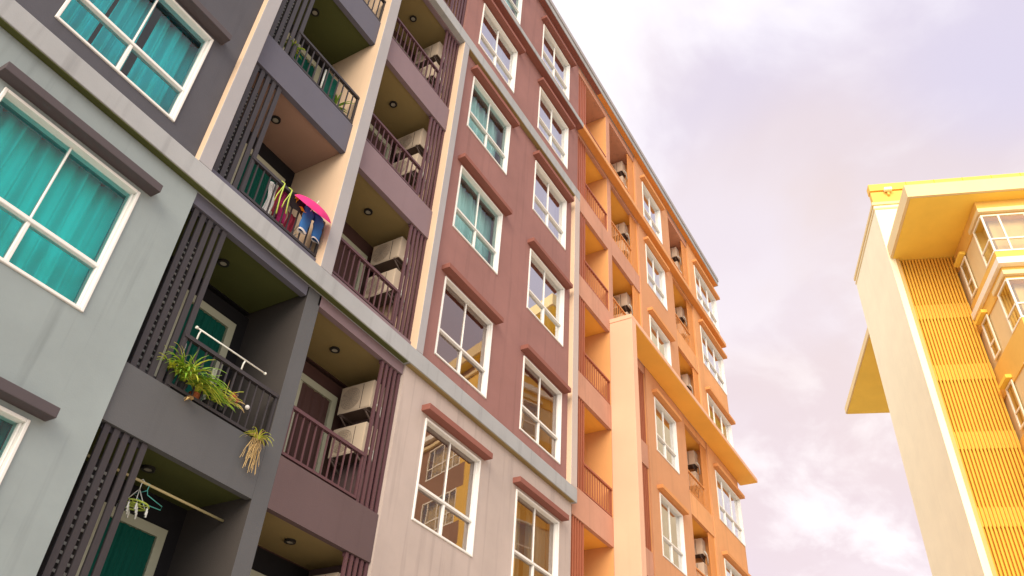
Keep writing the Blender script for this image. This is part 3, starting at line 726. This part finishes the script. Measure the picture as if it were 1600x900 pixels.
# ================================================================== OPPOSITE BUILDING
AZ = R(20.4)
E1 = Vector((math.cos(AZ), math.sin(AZ), 0)); E2 = Vector((math.sin(AZ), -math.cos(AZ), 0))
def T2(p):   # (s, d, z): s to the right along its front, d away from the eye
    return tuple(E2*p[0] + E1*p[1] + Vector((0, 0, p[2])))
B2 = empty('apartment_tower', tuple(E1*29+E2*12+Vector((0,0,GZ))), 'golden yellow apartment block with cream fin wall, slat screen and deep roof canopy', 'building')
def bx2(name, matk, *boxes, bv=0):
    q = MB()
    for b in boxes: q.box(*b, tf=T2)
    o = q.build(name, matk, B2)
    return bevel(o, bv) if bv else o
bx2('fin_wall', 'b2_cream', (9.98, 10.22, 28.6, 34.0, GZ, 26.5))
bx2('wall', 'b2_cream', (10.222, 58, 28.6, 29.49, 23.92, 26.5))
bx2('coping', 'b2_pale', (9.93, 58, 28.54, 34.05, 26.503, 26.66), (9.95, 58, 28.57, 28.597, 26.25, 26.34), (9.95, 9.978, 28.598, 34.03, 26.25, 26.34))
bx2('pier_trim', 'b2_trim', (10.224, 10.36, 28.62, 28.9, GZ, 23.34))
# slat screen: uprights over recessed floor bands
sl = MB(); n = 17; s0, s1 = 10.37, 12.52
for i in range(n):
    a = s0 + i*(s1-s0)/n
    sl.box(a, a+.068, 28.72, 28.79, GZ, 23.33, tf=T2)
sl.cur = 1
for z in (20.6, 17.7, 14.8, 11.9, 9.0, 6.1, 3.2):
    sl.box(s0, s1, 28.795, 28.90, z-.34, z+.34, tf=T2)
sl.build('slat_screen', ['b2_slat', 'b2_gold'], B2)
bx2('wall', 'b2_slat', (10.224, 12.56, 28.93, 29.5, GZ, 23.33))
# rear and core
bx2('wall', 'b2_gold', (10.224, 60, 29.5, 33.9, GZ, 26.45))
# canopies
bx2('canopy', 'b2_pale', (10.01, 58, 24.84, 24.95, 23.36, 24.0), (10.01, 10.12, 24.951, 28.55, 23.36, 24.0))
bx2('canopy_soffit', 'b2_yellow', (10.125, 58, 24.955, 29.28, 23.345, 23.9))
bx2('canopy', 'b2_pale', (10.03, 10.10, 34.06, 42.0, 23.40, 23.75))
bx2('canopy_soffit', 'b2_yellow', (10.105, 16, 34.06, 42.0, 23.38, 23.72))
# parapet with panel joints
pr = MB()
pr.box(10.02, 58, 28.62, 28.9, 26.67, 27.35, tf=T2)
pr.cur = 1; pr.box(10.0, 58, 28.56, 28.95, 27.40, 27.80, tf=T2)
pr.cur = 2; pr.box(10.04, 58, 28.66, 28.9, 27.352, 27.398, tf=T2)
s = 11.6
while s < 30:
    pr.box(s, s+.035, 28.55, 28.6, 27.38, 27.80, tf=T2); s += 1.2
pr.cur = 1
for i in range(20): pr.box(11.4+i*1.2, 11.48+i*1.2, 28.58, 28.62, 27.2, 27.40, tf=T2)
pr.build('parapet', ['b2_gold', 'b2_gold', 'b2_dark'], B2)
for s in (10.75, 15.05, 19.3):
    fl = MB(); fl.cur = 0; fl.box(s-.17, s+.17, 28.38, 28.55, 27.25, 27.42, tf=T2); fl.cur = 1; fl.box(s-.05, s+.05, 28.5, 28.62, 27.05, 27.25, tf=T2)
    bevel(fl.build('floodlight', ['b2_white', 'b2_gold'], B2), .03, 2)
# projecting bay right of the slats, with windows that turn its corner
bs = 12.56; bd = 25.42
wins2 = [(20.78, 22.62), (17.74, 19.48), (14.75, 16.5), (11.9, 13.6), (9.0, 10.7), (6.1, 7.8)]
bw = MB()
prev = 23.34
for (z0, z1) in wins2 + [(GZ, GZ)]:
    bw.box(bs, 16.9, bd, 29.4, z1, prev, tf=T2); bw.cur = 2; bw.box(16.9, 58, bd, 29.4, z1, prev, tf=T2); bw.cur = 0; prev = z0
for (z0, z1) in wins2:      # behind the corner glazing the wall steps back
    bw.cur = 1; bw.box(bs+.34, 58, bd+.36, 29.4, z0, z1, tf=T2); bw.box(bs+.05, bs+.338, bd+1.0, 29.4, z0, z1, tf=T2); bw.cur = 0
    for j in range(1, 12):
        ss = 12.56 + 4.2*j; bw.cur = 2 if j > 1 else 0; bw.box(ss-.6, ss+.6, bd, bd+.358, z0, z1, tf=T2); bw.cur = 0
bw.build('wall', ['b2_gold', 'b2_pale', 'b2_brown'], B2)
for wi, (z0, z1) in enumerate(wins2):
    for j in range(0, 4):
        a = bs if j == 0 else bs + 4.2*j + .6; b = bs + 4.2*(j+1) - .6
        f = MB(); w_ = .06; zt = z0 + .62
        f.box(a, b, bd-.02, bd+.05, z0, z0+w_, tf=T2); f.box(a, b, bd-.02, bd+.05, z1-w_, z1, tf=T2); f.box(a, b, bd-.018, bd+.05, zt-.03, zt+.03, tf=T2)
        for cu in (a+w_/2, a+.62, a+1.55, a+2.5, b-w_/2):
            if cu < b: f.box(cu-.03, cu+.03, bd-.015, bd+.045, z0+w_, z1-w_, tf=T2)
        if j == 0:
            f.box(a-.02, a+.05, bd+.05, bd+1.0, z0, z0+w_, tf=T2); f.box(a-.02, a+.05, bd+.05, bd+1.0, z1-w_, z1, tf=T2); f.box(a-.018, a+.05, bd+.05, bd+1.0, zt-.03, zt+.03, tf=T2); f.box(a-.02, a+.06, bd+.93, bd+1.0, z0+w_, z1-w_, tf=T2)
        o = f.build('window', 'b2_white', B2)
        p = MB(); p.face([T2(c) for c in ((a+.01,bd+.015,z0+.03), (b-.01,bd+.015,z0+.03), (b-.01,bd+.015,z1-.03), (a+.01,bd+.015,z1-.03))])
        if j == 0: p.face([T2(c) for c in ((a+.011,bd+.97,z0+.03), (a+.011,bd+.02,z0+.03), (a+.011,bd+.02,z1-.03), (a+.011,bd+.97,z1-.03))])
        p.build('pane', 'glass_b2', o)
# pale cornice that wraps the bay
bx2('cornice', 'b2_white', (bs-.14, 58, bd-.26, bd-.003, 20.02, 20.30), (bs-.14, bs-.003, bd-.003, 28.95, 20.02, 20.30))
bx2('cornice', 'b2_pale', (bs-.08, 58, bd-.16, bd-.003, 22.68, 22.86), (bs-.08, bs-.003, bd-.003, 26.6, 22.68, 22.86))
bx2('cornice', 'b2_pale', (bs-.08, 58, bd-.16, bd-.003, 19.58, 19.76), (bs-.08, bs-.003, bd-.003, 26.6, 19.58, 19.76))
# narrow side windows near the slats, each with a little hood
for z in (20.9, 17.95, 15.0, 12.0):
    f = MB(); f.box(bs-.05, bs-.003, 27.7, 28.4, z-.06, z, tf=T2); f.box(bs-.05, bs-.003, 27.7, 27.78, z, z+1.55, tf=T2); f.box(bs-.05, bs-.003, 28.32, 28.4, z, z+1.55, tf=T2); f.box(bs-.05, bs-.003, 27.7, 28.4, z+1.55, z+1.62, tf=T2); f.box(bs-.045, bs-.003, 27.78, 28.32, z+.52, z+.58, tf=T2)
    o = f.build('window', 'b2_white', B2)
    p = MB(); p.face([T2(c) for c in ((bs-.018,28.32,z), (bs-.018,27.78,z), (bs-.018,27.78,z+1.55), (bs-.018,28.32,z+1.55))]); p.build('pane', 'glass_b2', o)
    bx2('lintel', 'b2_yellow', (bs-.22, bs-.003, 27.62, 28.48, z+1.66, z+1.8))
